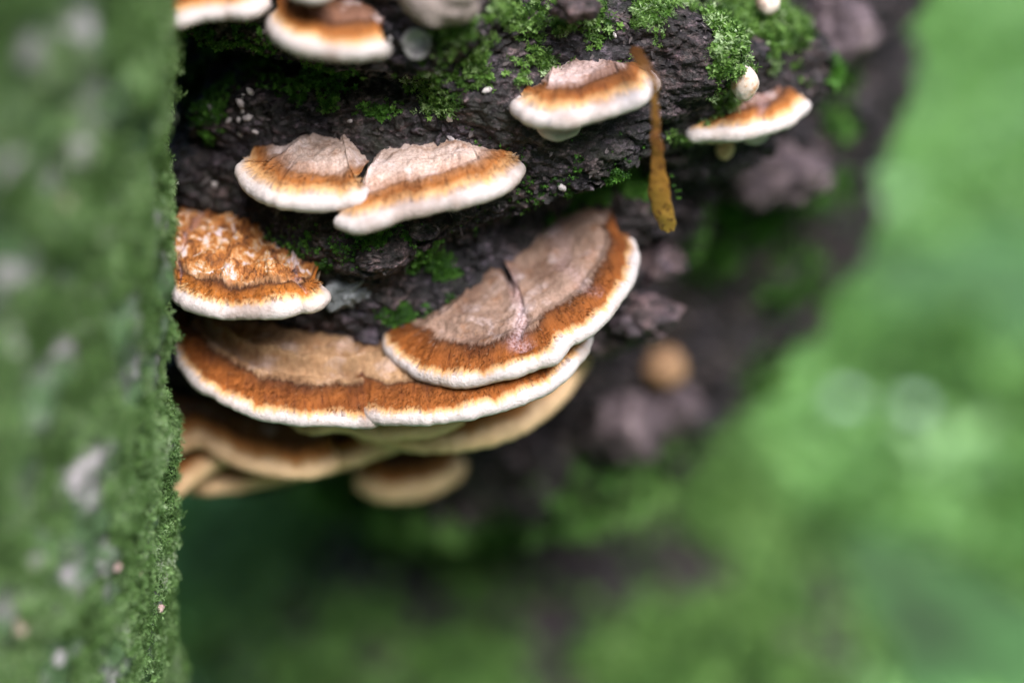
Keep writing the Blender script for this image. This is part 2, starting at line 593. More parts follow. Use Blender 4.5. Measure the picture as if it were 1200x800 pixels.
        dsp += perlin(np.stack([su * 7.0, rd * 0.9, su * 0 + seed], -1)) * 0.022 * amt * (rd > 0.3) * (rd < band_w + 0.8)
        dsp += fbm(P * 5.0 + seed, 3, 0.6) * 0.020 * (0.6 + rough * 5) * (1.0 if amt > 0.25 else 0.15)
        rows.append(P + n2 * dsp[:, None] * (0.3 + 0.7 * endt)[:, None])
        rds.append(np.asarray(rd) + 0 * su)
        zone.append(z)
        cls.append(cur['g'] * (z < 2))

    q4 = math.pi / 2
    # back roll into the bark
    outB = np.cross(np.gradient(Bp, axis=0), n2)
    outB = ow
    for k in range(5, 0, -1):
        a = k / 5
        emit(Bp - o2 * a * 1.6, top_h(1.0, L) - (0.5 * back_h + 0.2) * a * endt, L + a * 0.8 + lip * q4, 0, 1.0)
    nb = 30
    for k in range(nb):                                        # cap
        f = 1 + (wb - 1) * k / nb
        emit(Cc + inward * f[:, None], top_h(f, f * L), f * L + lip * q4, 0, 0.35 + 0.65 * smooth(0, 0.15, 1 - k / nb))
    for k in range(18):                                        # velvet band
        f = wb + (wm - wb) * k / 18
        emit(Cc + inward * f[:, None], top_h(f, f * L), f * L + lip * q4, 1, 0.35)
    for k in range(5):                                         # margin, upper side
        f = wm * (1 - k / 5)
        emit(Cc + inward * f[:, None], top_h(f, f * L), f * L + lip * q4, 2, 0.22)
    for k in range(15):                                        # margin, round lip
        a = q4 - math.pi * k / 14
        emit(Cc + ow * (r * math.cos(a))[:, None], r * math.sin(a), np.abs(a) * lip + 0 * r if a > 0 else 0 * r, 2, 0.18)
    for k in range(1, 5):                                      # margin, under side
        f = np.minimum(0.07 * k / L, 0.22)
        emit(Cc + inward * f[:, None], -r - thick * f * 0.5, 0 * r, 2, 0.18)
    for k in range(0, 14):                                     # underside
        f0 = np.minimum(0.28 / L, 0.22)
        ke = max(0, k - 9) / 4.0
        f = f0 + (1 - f0) * min(1, k / 9)
        emit(Cc + inward * f[:, None] - o2 * ke * 1.6, -r - thick * 0.45 * np.minimum(f, 1.1), f * L, 3, 0.35)
    P = np.array(rows)
    RD = np.array(rds)
    zone = np.array(zone)
    NM = grid_normals(P)
    if (NM[40] @ n2).mean() < 0:
        NM = -NM
        flip = True
    else:
        flip = False
    org = Bp[n // 2] - n2 * 0.3
    BACKS.append(Bp[::12] + n2 * back_h * 0.2)
    return dict(P=P, RD=RD, zone=zone, NM=NM, su=np.broadcast_to(su, RD.shape), cl=np.array(cls), org=org, flip=flip,
                label=label, mat=mat, pores=pores, hairs=hairs, name=name, n2=n2, ow=ow, seed=seed, band_w=band_w, lip=lip, tier=tier)


def build_bracket(b):
    root = thing(b['name'], b['label'], 'fungus', b['org'], GROUPS)
    P, RD, NM, zone = b['P'], b['RD'], b['NM'], b['zone']
    band = None
    for z, pname in ((0, 'cap'), (1, 'velvet_band'), (2, 'white_margin'), (3, 'pore_surface')):
        idx = np.where(zone == z)[0]
        r0, r1 = idx[0], idx[-1]
        r1 = min(r1 + 1, len(zone) - 1)
        sl = slice(r0, r1 + 1)
        p = P[sl]
        f = grid_faces(p.shape[0], p.shape[1])
        if b['flip']:
            f = f[:, ::-1]
        # grid normal and face winding agree
        ob = mesh_obj(pname, p.reshape(-1, 3), f, b['pores'] if z == 3 else b['mat'], root, b['org'],
                      dict(rd=RD[sl], su=b['su'][sl], cleft=b['cl'][sl] * (RD[sl] > 0.3)), NM[sl].reshape(-1, 3))
        if z == 1: band = ob
    if b['hairs']:
        rs = np.random.default_rng(b['seed'] + 5)
        idx = np.where((zone == 1) | (zone == 2) & (RD[:, 60] > 0.42))[0]
        m = b['hairs']
        ri = rs.choice(idx, m)
        ci = rs.integers(2, P.shape[1] - 2, m)
        okh = (fbm(P[ri, ci] * 1.6 + 3, 3) > -0.10) & (RD[ri, ci] < b['band_w'] + 0.28)
        ri, ci = ri[okh], ci[okh]
        m = len(ri)
        p = P[ri, ci] + rs.normal(size=(m, 3)) * 0.02
        nm = NM[ri, ci]
        o = b['ow'][ci]
        ln = rs.uniform(0.06, 0.16, m)[:, None]
        d = o * 0.9 + nm * rs.uniform(0.12, 0.5, m)[:, None] + rs.normal(size=(m, 3)) * 0.16
        d /= np.linalg.norm(d, axis=1)[:, None]
        w = np.cross(d, nm)
        w /= np.linalg.norm(w, axis=1)[:, None] + 1e-9
        w *= rs.uniform(0.007, 0.014, m)[:, None]
        base = p - nm * 0.01
        v = np.stack([base - w, base + w, base + d * ln * 0.6 + w * 0.7 + nm * 0.006, base + d * ln, base + d * ln * 0.6 - w * 0.7 + nm * 0.006], 1)
        a = np.arange(m)[:, None] * 5
        f = np.concatenate([a + np.array([[0, 1, 2]]), a + np.array([[0, 2, 4]]), a + np.array([[4, 2, 3]])])
        rd = RD[ri, ci] + rs.normal(size=m) * 0.12
        rd = np.maximum(rd, b['lip'] * 1.57 + 0.12)
        at5 = lambda x: np.repeat(x, 5)
        h = mesh_obj('velvet_hairs', v.reshape(-1, 3), f, b['mat'], band, b['org'],
                     dict(rd=at5(rd), su=at5(b['su'][ri, ci] + rs.normal(size=m) * 0.3), cleft=at5(0 * rd)))
        tag(h, kind='stuff')
    return root


M_MAIN = cap_material('cap_tan_velvet', white=0.24, orange=1.12, patch=0.4, tan=(0.255, 0.17, 0.13))
M_PAIR = cap_material('cap_pale_tan', soft=0.05, white=0.30, orange=1.05, tan=(0.46, 0.36, 0.32), orange_c=(0.28, 0.10, 0.023), deep=(0.22, 0.10, 0.045), patch=0.65)
M_TOP = cap_material('cap_pale_tan_brown', soft=0.05, white=0.30, orange=1.15, tan=(0.44, 0.33, 0.31), orange_c=(0.26, 0.09, 0.02), deep=(0.12, 0.045, 0.014), patch=0.5)
M_CRUST = cap_material('cap_crusty', white=0.32, orange=0.95, tan=(0.36, 0.2, 0.10), crust=0.92, patch=0.4, cream=(0.66, 0.42, 0.2), orange_c=(0.36, 0.12, 0.018))
M_BIG = cap_material('cap_zoned', white=0.22, orange=1.2, tan=(0.34, 0.21, 0.115), patch=0.3)
M_LOW = cap_material('cap_lower', white=0.40, orange=1.0, tan=(0.16, 0.075, 0.035), orange_c=(0.40, 0.16, 0.045), deep=(0.16, 0.06, 0.02), white_c=(0.74, 0.50, 0.30), cream=(0.5, 0.28, 0.12))  # peach rim tone has the lower tier's warm bounced light in it
M_BROWN = cap_material('cap_dark_brown', soft=0.02, white=0.26, orange=0.95, tan=(0.17, 0.085, 0.055), orange_c=(0.29, 0.10, 0.02), deep=(0.09, 0.033, 0.012), patch=0.55)

BR = []
# two-lobed bracket in focus, right of centre
BR.append(bracket('tan two-lobed bracket with orange rim, largest sharp one right of centre', 
    [(452, 380), (444, 396), (452, 416), (474, 436), (505, 450), (545, 455), (590, 447), (622, 436), (644, 430), (655, 424), (668, 408),
     (694, 394), (720, 368), (742, 334), (752, 302), (747, 280), (738, 274)],
    [(464, 381), (498, 378), (535, 358), (554, 330), (574, 321), (590, 330), (600, 350), (603, 330), (592, 302), (612, 282), (642, 277), (655, 262), (685, 258), (706, 264), (726, 274)],
    (600, 440, 35.6), slope=12, face=8, roll=17, lip=0.22, band_w=0.95, mat=M_MAIN, pores=PORES, clefts=[(0.50, 0.032, 0.11), (0.76, 0.02, 0.04)], rough=0.10, hairs=2800, n=240, seed=1, hump=0.25, back_h=0.5))
# big shelf pair below
BR.append(bracket('broad zoned brown shelf touching the mossy trunk, left half of the long tier',
    [(196, 392), (205, 420), (225, 450), (258, 472), (300, 490), (350, 499), (400, 501), (440, 501), (462, 492)],
    [(204, 372), (240, 374), (290, 378), (330, 384), (365, 388), (392, 398), (412, 408), (424, 416)],
    (350, 490, 36.5), slope=14, face=-8, roll=-3, lip=0.20, band_w=1.15, mat=M_BIG, pores=PORES, rough=0.14, hairs=2000, n=200, seed=2, knobs=0.13, zones=0.3, hump=0.2, back_h=0.35))
BR.append(bracket('brown shelf with thick white lip directly under the two-lobed bracket',
    [(420, 458), (415, 472), (422, 488), (446, 497), (490, 499), (540, 494), (590, 482), (640, 462), (675, 434), (694, 404), (698, 384)],
    [(414, 418), (440, 402), (480, 398), (530, 396), (580, 390), (620, 376), (650, 362), (672, 350)],
    (540, 488, 35.8), endlip=0.9, slope=11, face=8, roll=12, lip=0.20, band_w=0.85, mat=M_BIG, pores=PORES, clefts=[(0.02, 0.02, 0.12)], rough=0.12, hairs=2000, n=220, seed=3))
# crusty one at left
BR.append(bracket('crusty knobbly orange bracket growing against the mossy left trunk',
    [(190, 330), (200, 352), (228, 366), (258, 375), (300, 375), (338, 373), (352, 368), (364, 368), (380, 361), (388, 346), (380, 330)],
    [(196, 262), (225, 254), (262, 258), (292, 268), (318, 284), (335, 302), (352, 318), (368, 328)],
    (300, 368, 35.6), slope=16, face=-6, roll=0, lip=0.21, band_w=0.5, mat=M_CRUST, pores=PORES, clefts=[(0.14, 0.012, 0.08), (0.80, 0.02, 0.07)], rough=0.22, knobs=0.26, hairs=1500, n=240, seed=4))
# fused pair higher up
BR.append(bracket('pale bracket with peaked back, left one of the fused pair',
    [(284, 182), (273, 196), (278, 216), (300, 234), (335, 246), (372, 249), (405, 247), (428, 240), (436, 228)],
    [(292, 184), (312, 184), (340, 170), (365, 158), (384, 144), (398, 142), (403, 164), (408, 188), (416, 202)],
    (340, 240, 34.9), slope=10, face=-6, roll=3, lip=0.20, band_w=0.75, mat=M_PAIR, pores=PORES, rough=0.10, n=180, seed=5, hairs=900, hump=0.3, back_h=0.55))
BR.append(bracket('wide pale bracket with white lip, right one of the fused pair',
    [(394, 250), (389, 262), (402, 272), (430, 274), (470, 260), (520, 250), (570, 236), (605, 218), (618, 200), (612, 184)],
    [(424, 226), (432, 200), (448, 176), (470, 160), (500, 158), (530, 166), (556, 174), (585, 174), (604, 180)],
    (510, 246, 34.7), slope=10, face=4, roll=8, lip=0.20, band_w=0.8, mat=M_PAIR, pores=PORES, rough=0.10, n=200, seed=6, hairs=900, hump=0.3, back_h=0.5))
# upper right, beneath the withered strip
BR.append(bracket('pale bracket with brown saddle, its right end under the hanging withered strip',
    [(602, 112), (595, 124), (604, 138), (630, 150), (660, 152), (690, 145), (730, 134), (760, 120), (775, 100), (770, 84)],
    [(612, 114), (640, 96), (650, 72), (668, 58), (688, 56), (706, 68), (726, 74), (748, 72), (762, 80)],
    (680, 140, 34.3), slope=8, face=10, roll=8, lip=0.19, band_w=0.8, mat=M_TOP, pores=PORES, rough=0.10, n=180, seed=7, hump=0.3, back_h=0.5))
BR.append(bracket('small cream lobe peeping out below the brown-saddled bracket',
    [(626, 148), (634, 160), (652, 166), (672, 160), (682, 150)],
    [(636, 140), (648, 136), (660, 134), (670, 136), (676, 140)],
    (652, 160, 34.9), slope=6, face=6, lip=0.14, band_w=0.3, mat=M_PAIR, pores=PORES, n=90, seed=8, rough=0.04, thick=0.6))
# far right one
BR.append(bracket('white-rimmed bracket at the right edge of the burl below the leafy moss',
    [(798, 156), (810, 167), (840, 167), (875, 164), (910, 156), (938, 142), (951, 124), (944, 110)],
    [(836, 138), (856, 122), (876, 108), (892, 97), (905, 96), (918, 102), (930, 106), (938, 112)],
    (870, 160, 37.3), slope=10, face=24, roll=6, lip=0.20, band_w=0.6, mat=M_BROWN, pores=PORES, clefts=[(0.55, 0.04, 0.06)], rough=0.16, knobs=0.08, n=160, seed=9))
BR.append(bracket('small pale lobe hanging under the white-rimmed right bracket',
    [(866, 160), (876, 168), (892, 168), (902, 158)], [(872, 152), (880, 148), (890, 148), (897, 152)],
    (884, 165, 38.2), slope=5, face=20, lip=0.12, band_w=0.3, mat=M_PAIR, pores=PORES, n=70, seed=10, rough=0.03, thick=0.5))
# top edge
BR.append(bracket('cropped orange-topped bracket at the top beside the mossy trunk',
    [(196, 30), (208, 34), (235, 27), (262, 24), (295, 22), (316, 10), (318, -6)],
    [(196, -16), (215, -28), (240, -34), (265, -36), (290, -34), (310, -24)],
    (265, 22, 33.2), slope=12, face=-4, roll=6, lip=0.16, band_w=0.9, mat=M_BROWN, pores=PORES, n=130, seed=12))
BR.append(bracket('brown-topped bracket with thick cream lip near the top edge',
    [(318, 10), (311, 26), (318, 46), (345, 62), (385, 72), (425, 72), (455, 68), (461, 54), (452, 42)],
    [(324, 2), (340, -6), (362, -12), (388, -12), (410, -4), (430, 10), (446, 30)],
    (390, 66, 32.9), slope=14, face=-2, roll=-2, lip=0.23, band_w=0.75, mat=M_BROWN, pores=PORES, n=160, seed=13, rough=0.09))
BR.append(bracket('sliver of a pale bracket cropped by the top edge',
    [(328, -14), (340, -2), (362, 5), (384, 2), (396, -10)], [(336, -24), (350, -32), (365, -34), (380, -32), (390, -24)],
    (362, 3, 32.4), slope=10, lip=0.16, band_w=0.4, thick=0.5, mat=M_PAIR, pores=PORES, n=90, seed=14))
# lower, out-of-focus tier
BR.append(bracket('blurred tan shelf, rim curving up behind the long tier at right',
    [(392, 500), (420, 516), (460, 526), (510, 530), (560, 526), (610, 510), (650, 482), (680, 446), (698, 410), (700, 392)],
    [(420, 466), (460, 462), (510, 460), (560, 456), (600, 446), (630, 430), (655, 410), (672, 388)],
    (540, 526, 39.2), slope=9, face=12, roll=9, lip=0.30, band_w=0.6, mat=M_LOW, pores=PORES_TAN, n=140, seed=15, thick=1.0))
BR.append(bracket('thin cream shelf wedged under the middle of the long tier',
    [(330, 494), (365, 510), (400, 506), (440, 516), (500, 512), (545, 500)], [(350, 476), (380, 472), (420, 472), (460, 474), (500, 474), (530, 476)],
    (430, 510, 38.0), slope=7, face=2, roll=2, lip=0.16, band_w=0.4, mat=M_LOW, pores=PORES_TAN, n=110, seed=16, thick=0.6))
BR.append(bracket('dark brown shelf with wavy cream rim below the long tier, beside the mossy trunk',
    [(188, 530), (212, 532), (236, 526), (262, 540), (300, 556), (345, 562), (385, 558), (402, 544), (400, 528)],
    [(190, 470), (225, 468), (262, 470), (300, 472), (335, 478), (368, 490), (388, 506)],
    (330, 556, 39.5), slope=13, face=-4, roll=-2, lip=0.25, band_w=0.8, mat=M_LOW, pores=PORES_TAN, n=130, seed=17))
BR.append(bracket('small cream-rimmed shelf lowest at left against the mossy trunk',
    [(192, 586), (212, 580), (238, 562), (262, 548), (280, 540)], [(192, 548), (210, 536), (230, 528), (250, 522), (268, 520)],
    (232, 566, 40.6), slope=12, face=-14, roll=10, lip=0.26, band_w=0.5, mat=M_LOW, pores=PORES_TAN, n=90, seed=18))
BR.append(bracket('flat tan shelf peeping out under the wavy cream rim',
    [(215, 578), (250, 580), (300, 572), (345, 562), (372, 552)], [(225, 556), (262, 548), (300, 544), (335, 544), (362, 546)],
    (290, 573, 41.8), slope=7, face=-4, roll=3, lip=0.20, band_w=0.5, mat=M_LOW, pores=PORES_TAN, n=90, seed=19))
BR.append(bracket('lens-shaped shelf joining the two blurred tiers in the middle',
    [(350, 552), (380, 556), (420, 546), (460, 530), (490, 520)], [(360, 520), (390, 514), (420, 508), (450, 504), (478, 506)],
    (410, 548, 40.6), slope=9, face=2, roll=8, lip=0.24, band_w=0.5, mat=M_LOW, pores=PORES_TAN, n=90, seed=20))
BR.append(bracket('lone round orange-brown bracket hanging lowest, very blurred',
    [(412, 548), (414, 568), (436, 584), (470, 589), (510, 580), (540, 562), (548, 542), (542, 530)],
    [(430, 528), (455, 522), (480, 520), (505, 518), (525, 520), (536, 524)],
    (470, 582, 43.5), slope=13, face=4, roll=6, lip=0.42, band_w=0.6, mat=M_LOW, pores=PORES_TAN, n=110, seed=21))

# ------------------------------------------------------------------ the burl tree
AX, AY, R0 = -1.0, 48.5, 11.5


def axis_y(z):
    return AY + 13.0 * smooth(-25.0, -33.0, z)


def trunk_base_radius(z):
    r = np.interp(z, [-42, -40, -37, -33, -27, -22.5, -19.5, -17, -14, 10, 60, 260], [15.0, 14.0, 11.0, 9.0, 7.0, 7.2, 8.2, 9.6, 11.4, 11.3, 10.5, 9.0])
    return r


ctrl = np.vstack(BACKS)
ctrl_phi = np.arctan2(ctrl[:, 0] - AX, -(ctrl[:, 1] - AY))
ctrl_r = np.hypot(ctrl[:, 0] - AX, ctrl[:, 1] - AY) - 0.28
ctrl_z = ctrl[:, 2]
keep = ctrl_z > -24
ctrl_phi, ctrl_r, ctrl_z = ctrl_phi[keep], ctrl_r[keep], ctrl_z[keep]
# shoulder line of the burl: above it the wood bulges, below it there is a hollow
ridge = np.array([at(px, py, 37.5) for px, py in ((180, 250), (300, 285), (430, 300), (520, 288), (600, 252), (690, 216), (760, 184), (830, 165), (1000, 150))])


def trunk_radius(phi, z):
    """phi, z arrays of equal shape"""
    base = trunk_base_radius(z)
    arc = phi * 11.0
    num = np.zeros_like(base)
    den = np.zeros_like(base)
    za, aa = z[:, 0], arc[0]
    for a, rr, zz in zip(ctrl_phi, ctrl_r, ctrl_z):
        zi = np.where(np.abs(za - zz) < 2.3)[0]
        ai = np.where(np.abs(aa - a * 11.0) < 3.3)[0]
        if not len(zi) or not len(ai): continue
        sl = (slice(zi[0], zi[-1] + 1), slice(ai[0], ai[-1] + 1))
        w = np.exp(-((za[sl[0]] - zz) / 0.75) ** 2)[:, None] * np.exp(-((aa[sl[1]] - a * 11.0) / 1.1) ** 2)[None]
        num[sl] += w * (rr - trunk_base_radius(zz))
        den[sl] += w
    r = base + num / (den + 0.04)
    x = AX + r * np.sin(phi)
    zl = np.interp(x, ridge[:, 0], ridge[:, 2])
    free = 1 / (1 + den * 4)
    # the burl falls away on its right flank; the wider stem stands behind it
    pd = np.degrees(phi)
    flank = smooth(48, 80, pd) * (1 - smooth(150, 190, pd)) * free
    r = r * (1 - 0.13 * smooth(-24, -18, z) * np.exp(-((pd - 50) / 13) ** 2) * free)
    r = r + flank * (np.interp(z, [-42, -33, -29, -26, -22, -18, -10, 10, 60, 260], [15.0, 9.0, 8.2, 9.6, 12.6, 13.6, 14.0, 14.0, 12.5, 10.0]) - r)
    r = r + (0.75 * smooth(-0.5, 0.35, z - zl) * (1 - smooth(1.0, 4.5, z - zl)) - 0.55 * smooth(-2.2, -0.6, z - zl) * (1 - smooth(-0.5, 0.3, z - zl))) * (0.35 + 0.65 * free)
    return r, den


def lumps(phi, z, r):
    out = np.zeros_like(r)
    x = AX + r * np.sin(phi)
    y = AY - r * np.cos(phi)
    for (px, py, d, amp, rad) in LUMPS:
        c = at(px, py, d)
        q = ((x - c[0]) ** 2 + (z - c[2]) ** 2 + 0.5 * (y - c[1]) ** 2) / rad ** 2
        out += amp * np.exp(-q)
    return out


LUMPS = [(515, -5, 35.5, 1.2, 1.0), (812, 95, 36.5, 0.35, 0.4), (790, 128, 37, 0.25, 0.3), (640, 10, 35.5, 0.5, 0.8), (455, 205, 37, -0.5, 0.5),
         (850, 60, 37, 0.9, 1.3), (250, 200, 38, -0.8, 1.5), (700, 260, 39, -0.7, 1.0), (620, 270, 38, 0.35, 0.6), (560, 275, 38, 0.4, 0.5),
         (540, 330, 38.5, 0.3, 0.6), (470, 345, 39, 0.35, 0.7), (420, 370, 40, -0.6, 0.9), (920, 60, 41, 0.8, 1.1), (690, 5, 35, 0.5, 0.5),
         (900, 215, 46, 1.0, 1.6), (1010, 120, 50, 1.8, 2.5), (1000, 330, 52, 1.2, 2.0)]


def bark_relief(P, fine=True):
    f1, f2, idv = cells(P * np.array([0.85, 0.85, 1.15]) + fbm(P * 0.8, 3)[..., None] * 0.7)
    h = 0.30 * (smooth(0.0, 0.35, f2 - f1) - 0.7) + 0.32 * (idv - 0.5) * smooth(0.0, 0.3, f2 - f1)
    h += 0.30 * fbm(P * 0.55 + 5, 3, 0.5)
    if fine:
        q = P * np.array([1.6, 1.6, 2.6]) + np.array([0.5, 0.0, 0.0]) * P[..., 2:3]
        h += 0.24 * fbm(q, 5, 0.62, ridged=True)
        g1, g2, gid = cells(P * 3.3 + fbm(P * 3, 2)[..., None] * 0.6)
        h += 0.13 * (gid - 0.5) * smooth(0, 0.25, g2 - g1) + 0.07 * smooth(0, 0.2, g2 - g1)
        h += 0.09 * fbm(P * np.array([9.0, 9.0, 14.0]), 4, 0.65)
    return h


phis = np.radians(np.concatenate([np.linspace(-150, -52, 50, endpoint=False), np.linspace(-52, 70, 640, endpoint=False), np.linspace(70, 150, 60, endpoint=False), np.linspace(150, 210, 16, endpoint=False)]))
zs = np.concatenate([np.linspace(-41, -22.5, 110, endpoint=False), np.linspace(-22.5, -5.5, 470, endpoint=False), np.linspace(-5.5, 12, 50, endpoint=False), np.linspace(12, 200, 40)])
PH, ZZ = np.meshgrid(phis, zs)
RR, DEN = trunk_radius(PH, ZZ)
RR = RR + lumps(PH, ZZ, RR)
TP = np.stack([AX + RR * np.sin(PH), axis_y(ZZ) + 6.0 * smooth(52, 85, np.degrees(PH)) * (1 - smooth(150, 200, np.degrees(PH))) - RR * np.cos(PH), ZZ], -1)
rel = bark_relief(TP, False)
win = (slice(100, 600), slice(40, 720))
rel[win] = bark_relief(TP[win])
RR = RR + rel * (0.35 + 0.65 / (1 + DEN * 2.5)) * (1 + 0.8 * smooth(-20, -24, ZZ))
# roots: the foot of the tree spreads to the right and to the left
foot = smooth(-30, -41, ZZ)
RR = RR + foot * (5.0 * np.exp(-((PH - 1.0) / 0.35) ** 2) + 4.0 * np.exp(-((PH + 0.5) / 0.35) ** 2) + 3.0 * np.exp(-((PH - 2.4) / 0.4) ** 2))
TP = np.stack([AX + RR * np.sin(PH), axis_y(ZZ) + 6.0 * smooth(52, 85, np.degrees(PH)) * (1 - smooth(150, 200, np.degrees(PH))) - RR * np.cos(PH), ZZ], -1)
TN = grid_normals(TP, wrap=True)
if (TN[300, 300] @ np.array([0, -1, 0])) < 0:
    TN = -TN
tree_org = np.array([AX, AY, -40.0])
tree = thing('burl_tree', 'dark wet-barked tree with a swollen burl carrying the bracket fungi', 'tree', tree_org)
trunk = mesh_obj('trunk', TP.reshape(-1, 3), grid_faces(len(zs), len(phis), True), BARK, tree, tree_org)

for b in BR:
    build_bracket(b)

# ------------------------------------------------------------------ moss
def shoot_template(leaves, length, width, spread=0.55, stem=1.0, droop=0.0):
    vs, fs, tip = [], [], []
    for i in range(leaves):
        a = i * 2.39996
        t = (i + 0.6) / leaves
        z0 = stem * t * 0.8
        ln = length * (1.0 - 0.35 * t)
        up = 0.35 + 0.6 * t
        d = np.array([math.cos(a) * spread / 0.55, math.sin(a) * spread / 0.55, up])
        d /= np.linalg.norm(d)
        s = np.array([-math.sin(a), math.cos(a), 0]) * width
        b = np.array([0, 0, z0])
        n = np.cross(s / width, d)
        k = len(vs)
        m = b + d * ln * 0.45
        vs += [b, m + s - n * 0.15 * ln, b + d * ln - np.array([0, 0, droop * ln]), m - s - n * 0.15 * ln]
        tip += [0, 0.5, 1, 0.5]
        fs += [(k, k + 1, k + 2), (k, k + 2, k + 3)]
    return np.array(vs), np.array(fs), np.array(tip)


def scatter(name, pts, nrm, size, temps, mat, parent=None, origin=None, lean=0.35, gravity=(0, 0, 0.0), tint=None, seed=0):
    rs = np.random.default_rng(seed)
    m = len(pts)
    up = nrm + rs.normal(size=(m, 3)) * lean + np.array(gravity)
    up /= np.linalg.norm(up, axis=1)[:, None]
    ref = rs.normal(size=(m, 3))
    xa = np.cross(up, ref)
    xa /= np.linalg.norm(xa, axis=1)[:, None]
    ya = np.cross(up, xa)
    which = rs.integers(0, len(temps), m)
    tint = rs.uniform(0, 1, m) if tint is None else tint
    V, F, T, A = [], [], [], []
    off = 0
    for k, (tv, tf, tt) in enumerate(temps):
        i = np.where(which == k)[0]
        if not len(i): continue
        v = pts[i][:, None] + size[i][:, None, None] * (xa[i][:, None] * tv[None, :, 0:1] + ya[i][:, None] * tv[None, :, 1:2] + up[i][:, None] * tv[None, :, 2:3])
        V.append(v.reshape(-1, 3))
        F.append((tf[None] + (np.arange(len(i)) * len(tv))[:, None, None] + off).reshape(-1, 3))
        T.append(np.repeat(tint[i], len(tv)))
        A.append(np.tile(tt, len(i)))
        off += len(i) * len(tv)
    ob = mesh_obj(name, np.vstack(V), np.vstack(F), mat, parent, origin, dict(tint=np.concatenate(T), tip=np.concatenate(A)), smooth_shade=False)
    tag(ob, kind='stuff')
    return ob


FEATHER = [shoot_template(9, 0.75, 0.16, stem=1.0), shoot_template(7, 0.8, 0.2, stem=0.7), shoot_template(11, 0.6, 0.13, stem=1.2)]
WIRY = [shoot_template(6, 1.1, 0.075, spread=0.5, stem=1.5, droop=0.2), shoot_template(7, 0.9, 0.085, spread=0.7, stem=1.2, droop=0.1), shoot_template(5, 1.3, 0.07, spread=0.45, stem=1.0, droop=0.3)]
LEAFY = [shoot_template(7, 1.1, 0.20, spread=0.8, stem=0.6), shoot_template(6, 1.2, 0.24, spread=0.9, stem=0.5), shoot_template(9, 0.9, 0.16, spread=0.6, stem=1.0)]


def project(P):
    """photo coordinates of points, used to find the patch of bark under a photo spot"""
    d = P @ FWD
    return 600 + (P @ RIGHT) / d * FOCUS / CM_PER_PX, 400 - (P @ UP) / d * FOCUS / CM_PER_PX, d


# patches of moss on the burl: photo spot, radii, number of shoots, size, bright?
sub = (slice(0, 640), slice(20, 745))
FP, FN = TP[sub].reshape(-1, 3), TN[sub].reshape(-1, 3)
qx, qy, qd = project(FP)
visible = (FN * -FP).sum(1) > -1.0
cellA = np.linalg.norm(np.cross(np.gradient(TP, axis=1), np.gradient(TP, axis=0)), axis=-1)[sub].reshape(-1)


def patch_points(spots, seed):
    rs = np.random.default_rng(seed)
    P_, N_, S_ = [], [], []
    brk = fbm(FP * 0.9 + seed, 4, 0.6)
    for (px, py, rx, ry, num, sz) in spots:
        num, sz = int(num * 2.6), sz * 0.68
        w = np.exp(-(((qx - px) / rx) ** 2 + ((qy - py) / ry) ** 2)) * visible * cellA * np.clip(brk * 2.6 + 0.45, 0, 1)
        w[w < w.max() * 0.02] = 0
        w /= w.sum()
        i = rs.choice(len(FP), num, p=w)
        P_.append(FP[i] + rs.normal(size=(num, 3)) * 0.02)
        N_.append(FN[i])
        S_.append(sz * rs.uniform(0.5, 1.4, num))
    return np.vstack(P_), np.vstack(N_), np.concatenate(S_)


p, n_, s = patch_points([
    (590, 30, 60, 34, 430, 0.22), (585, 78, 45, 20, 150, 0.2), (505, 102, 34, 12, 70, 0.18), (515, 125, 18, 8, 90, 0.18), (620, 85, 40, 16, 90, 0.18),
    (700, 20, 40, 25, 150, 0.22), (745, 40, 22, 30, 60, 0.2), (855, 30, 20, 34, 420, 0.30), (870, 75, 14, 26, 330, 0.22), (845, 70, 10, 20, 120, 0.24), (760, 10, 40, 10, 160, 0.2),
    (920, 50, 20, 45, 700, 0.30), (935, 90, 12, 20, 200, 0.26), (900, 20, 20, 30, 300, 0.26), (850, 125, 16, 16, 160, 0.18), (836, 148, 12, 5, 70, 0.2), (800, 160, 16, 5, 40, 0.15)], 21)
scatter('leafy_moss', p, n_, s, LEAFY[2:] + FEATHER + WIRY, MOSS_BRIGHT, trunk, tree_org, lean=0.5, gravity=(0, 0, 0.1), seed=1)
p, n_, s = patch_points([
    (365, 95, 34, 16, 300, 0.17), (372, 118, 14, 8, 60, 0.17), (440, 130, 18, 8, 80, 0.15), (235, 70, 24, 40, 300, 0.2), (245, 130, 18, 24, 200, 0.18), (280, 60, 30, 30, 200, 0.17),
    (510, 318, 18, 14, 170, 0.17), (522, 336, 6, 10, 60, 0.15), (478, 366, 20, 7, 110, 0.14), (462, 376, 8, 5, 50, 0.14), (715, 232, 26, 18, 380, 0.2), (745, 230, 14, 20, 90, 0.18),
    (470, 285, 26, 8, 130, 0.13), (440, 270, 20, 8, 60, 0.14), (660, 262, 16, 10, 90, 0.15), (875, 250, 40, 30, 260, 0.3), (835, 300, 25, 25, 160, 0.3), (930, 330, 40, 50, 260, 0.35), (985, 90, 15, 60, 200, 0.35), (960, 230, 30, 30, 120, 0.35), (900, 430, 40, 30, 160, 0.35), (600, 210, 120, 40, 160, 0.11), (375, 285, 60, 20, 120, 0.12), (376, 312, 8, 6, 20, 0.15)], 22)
scatter('dark_green_moss', p, n_, s, LEAFY + FEATHER, MOSS_DARK, trunk, tree_org, lean=0.5, seed=2)
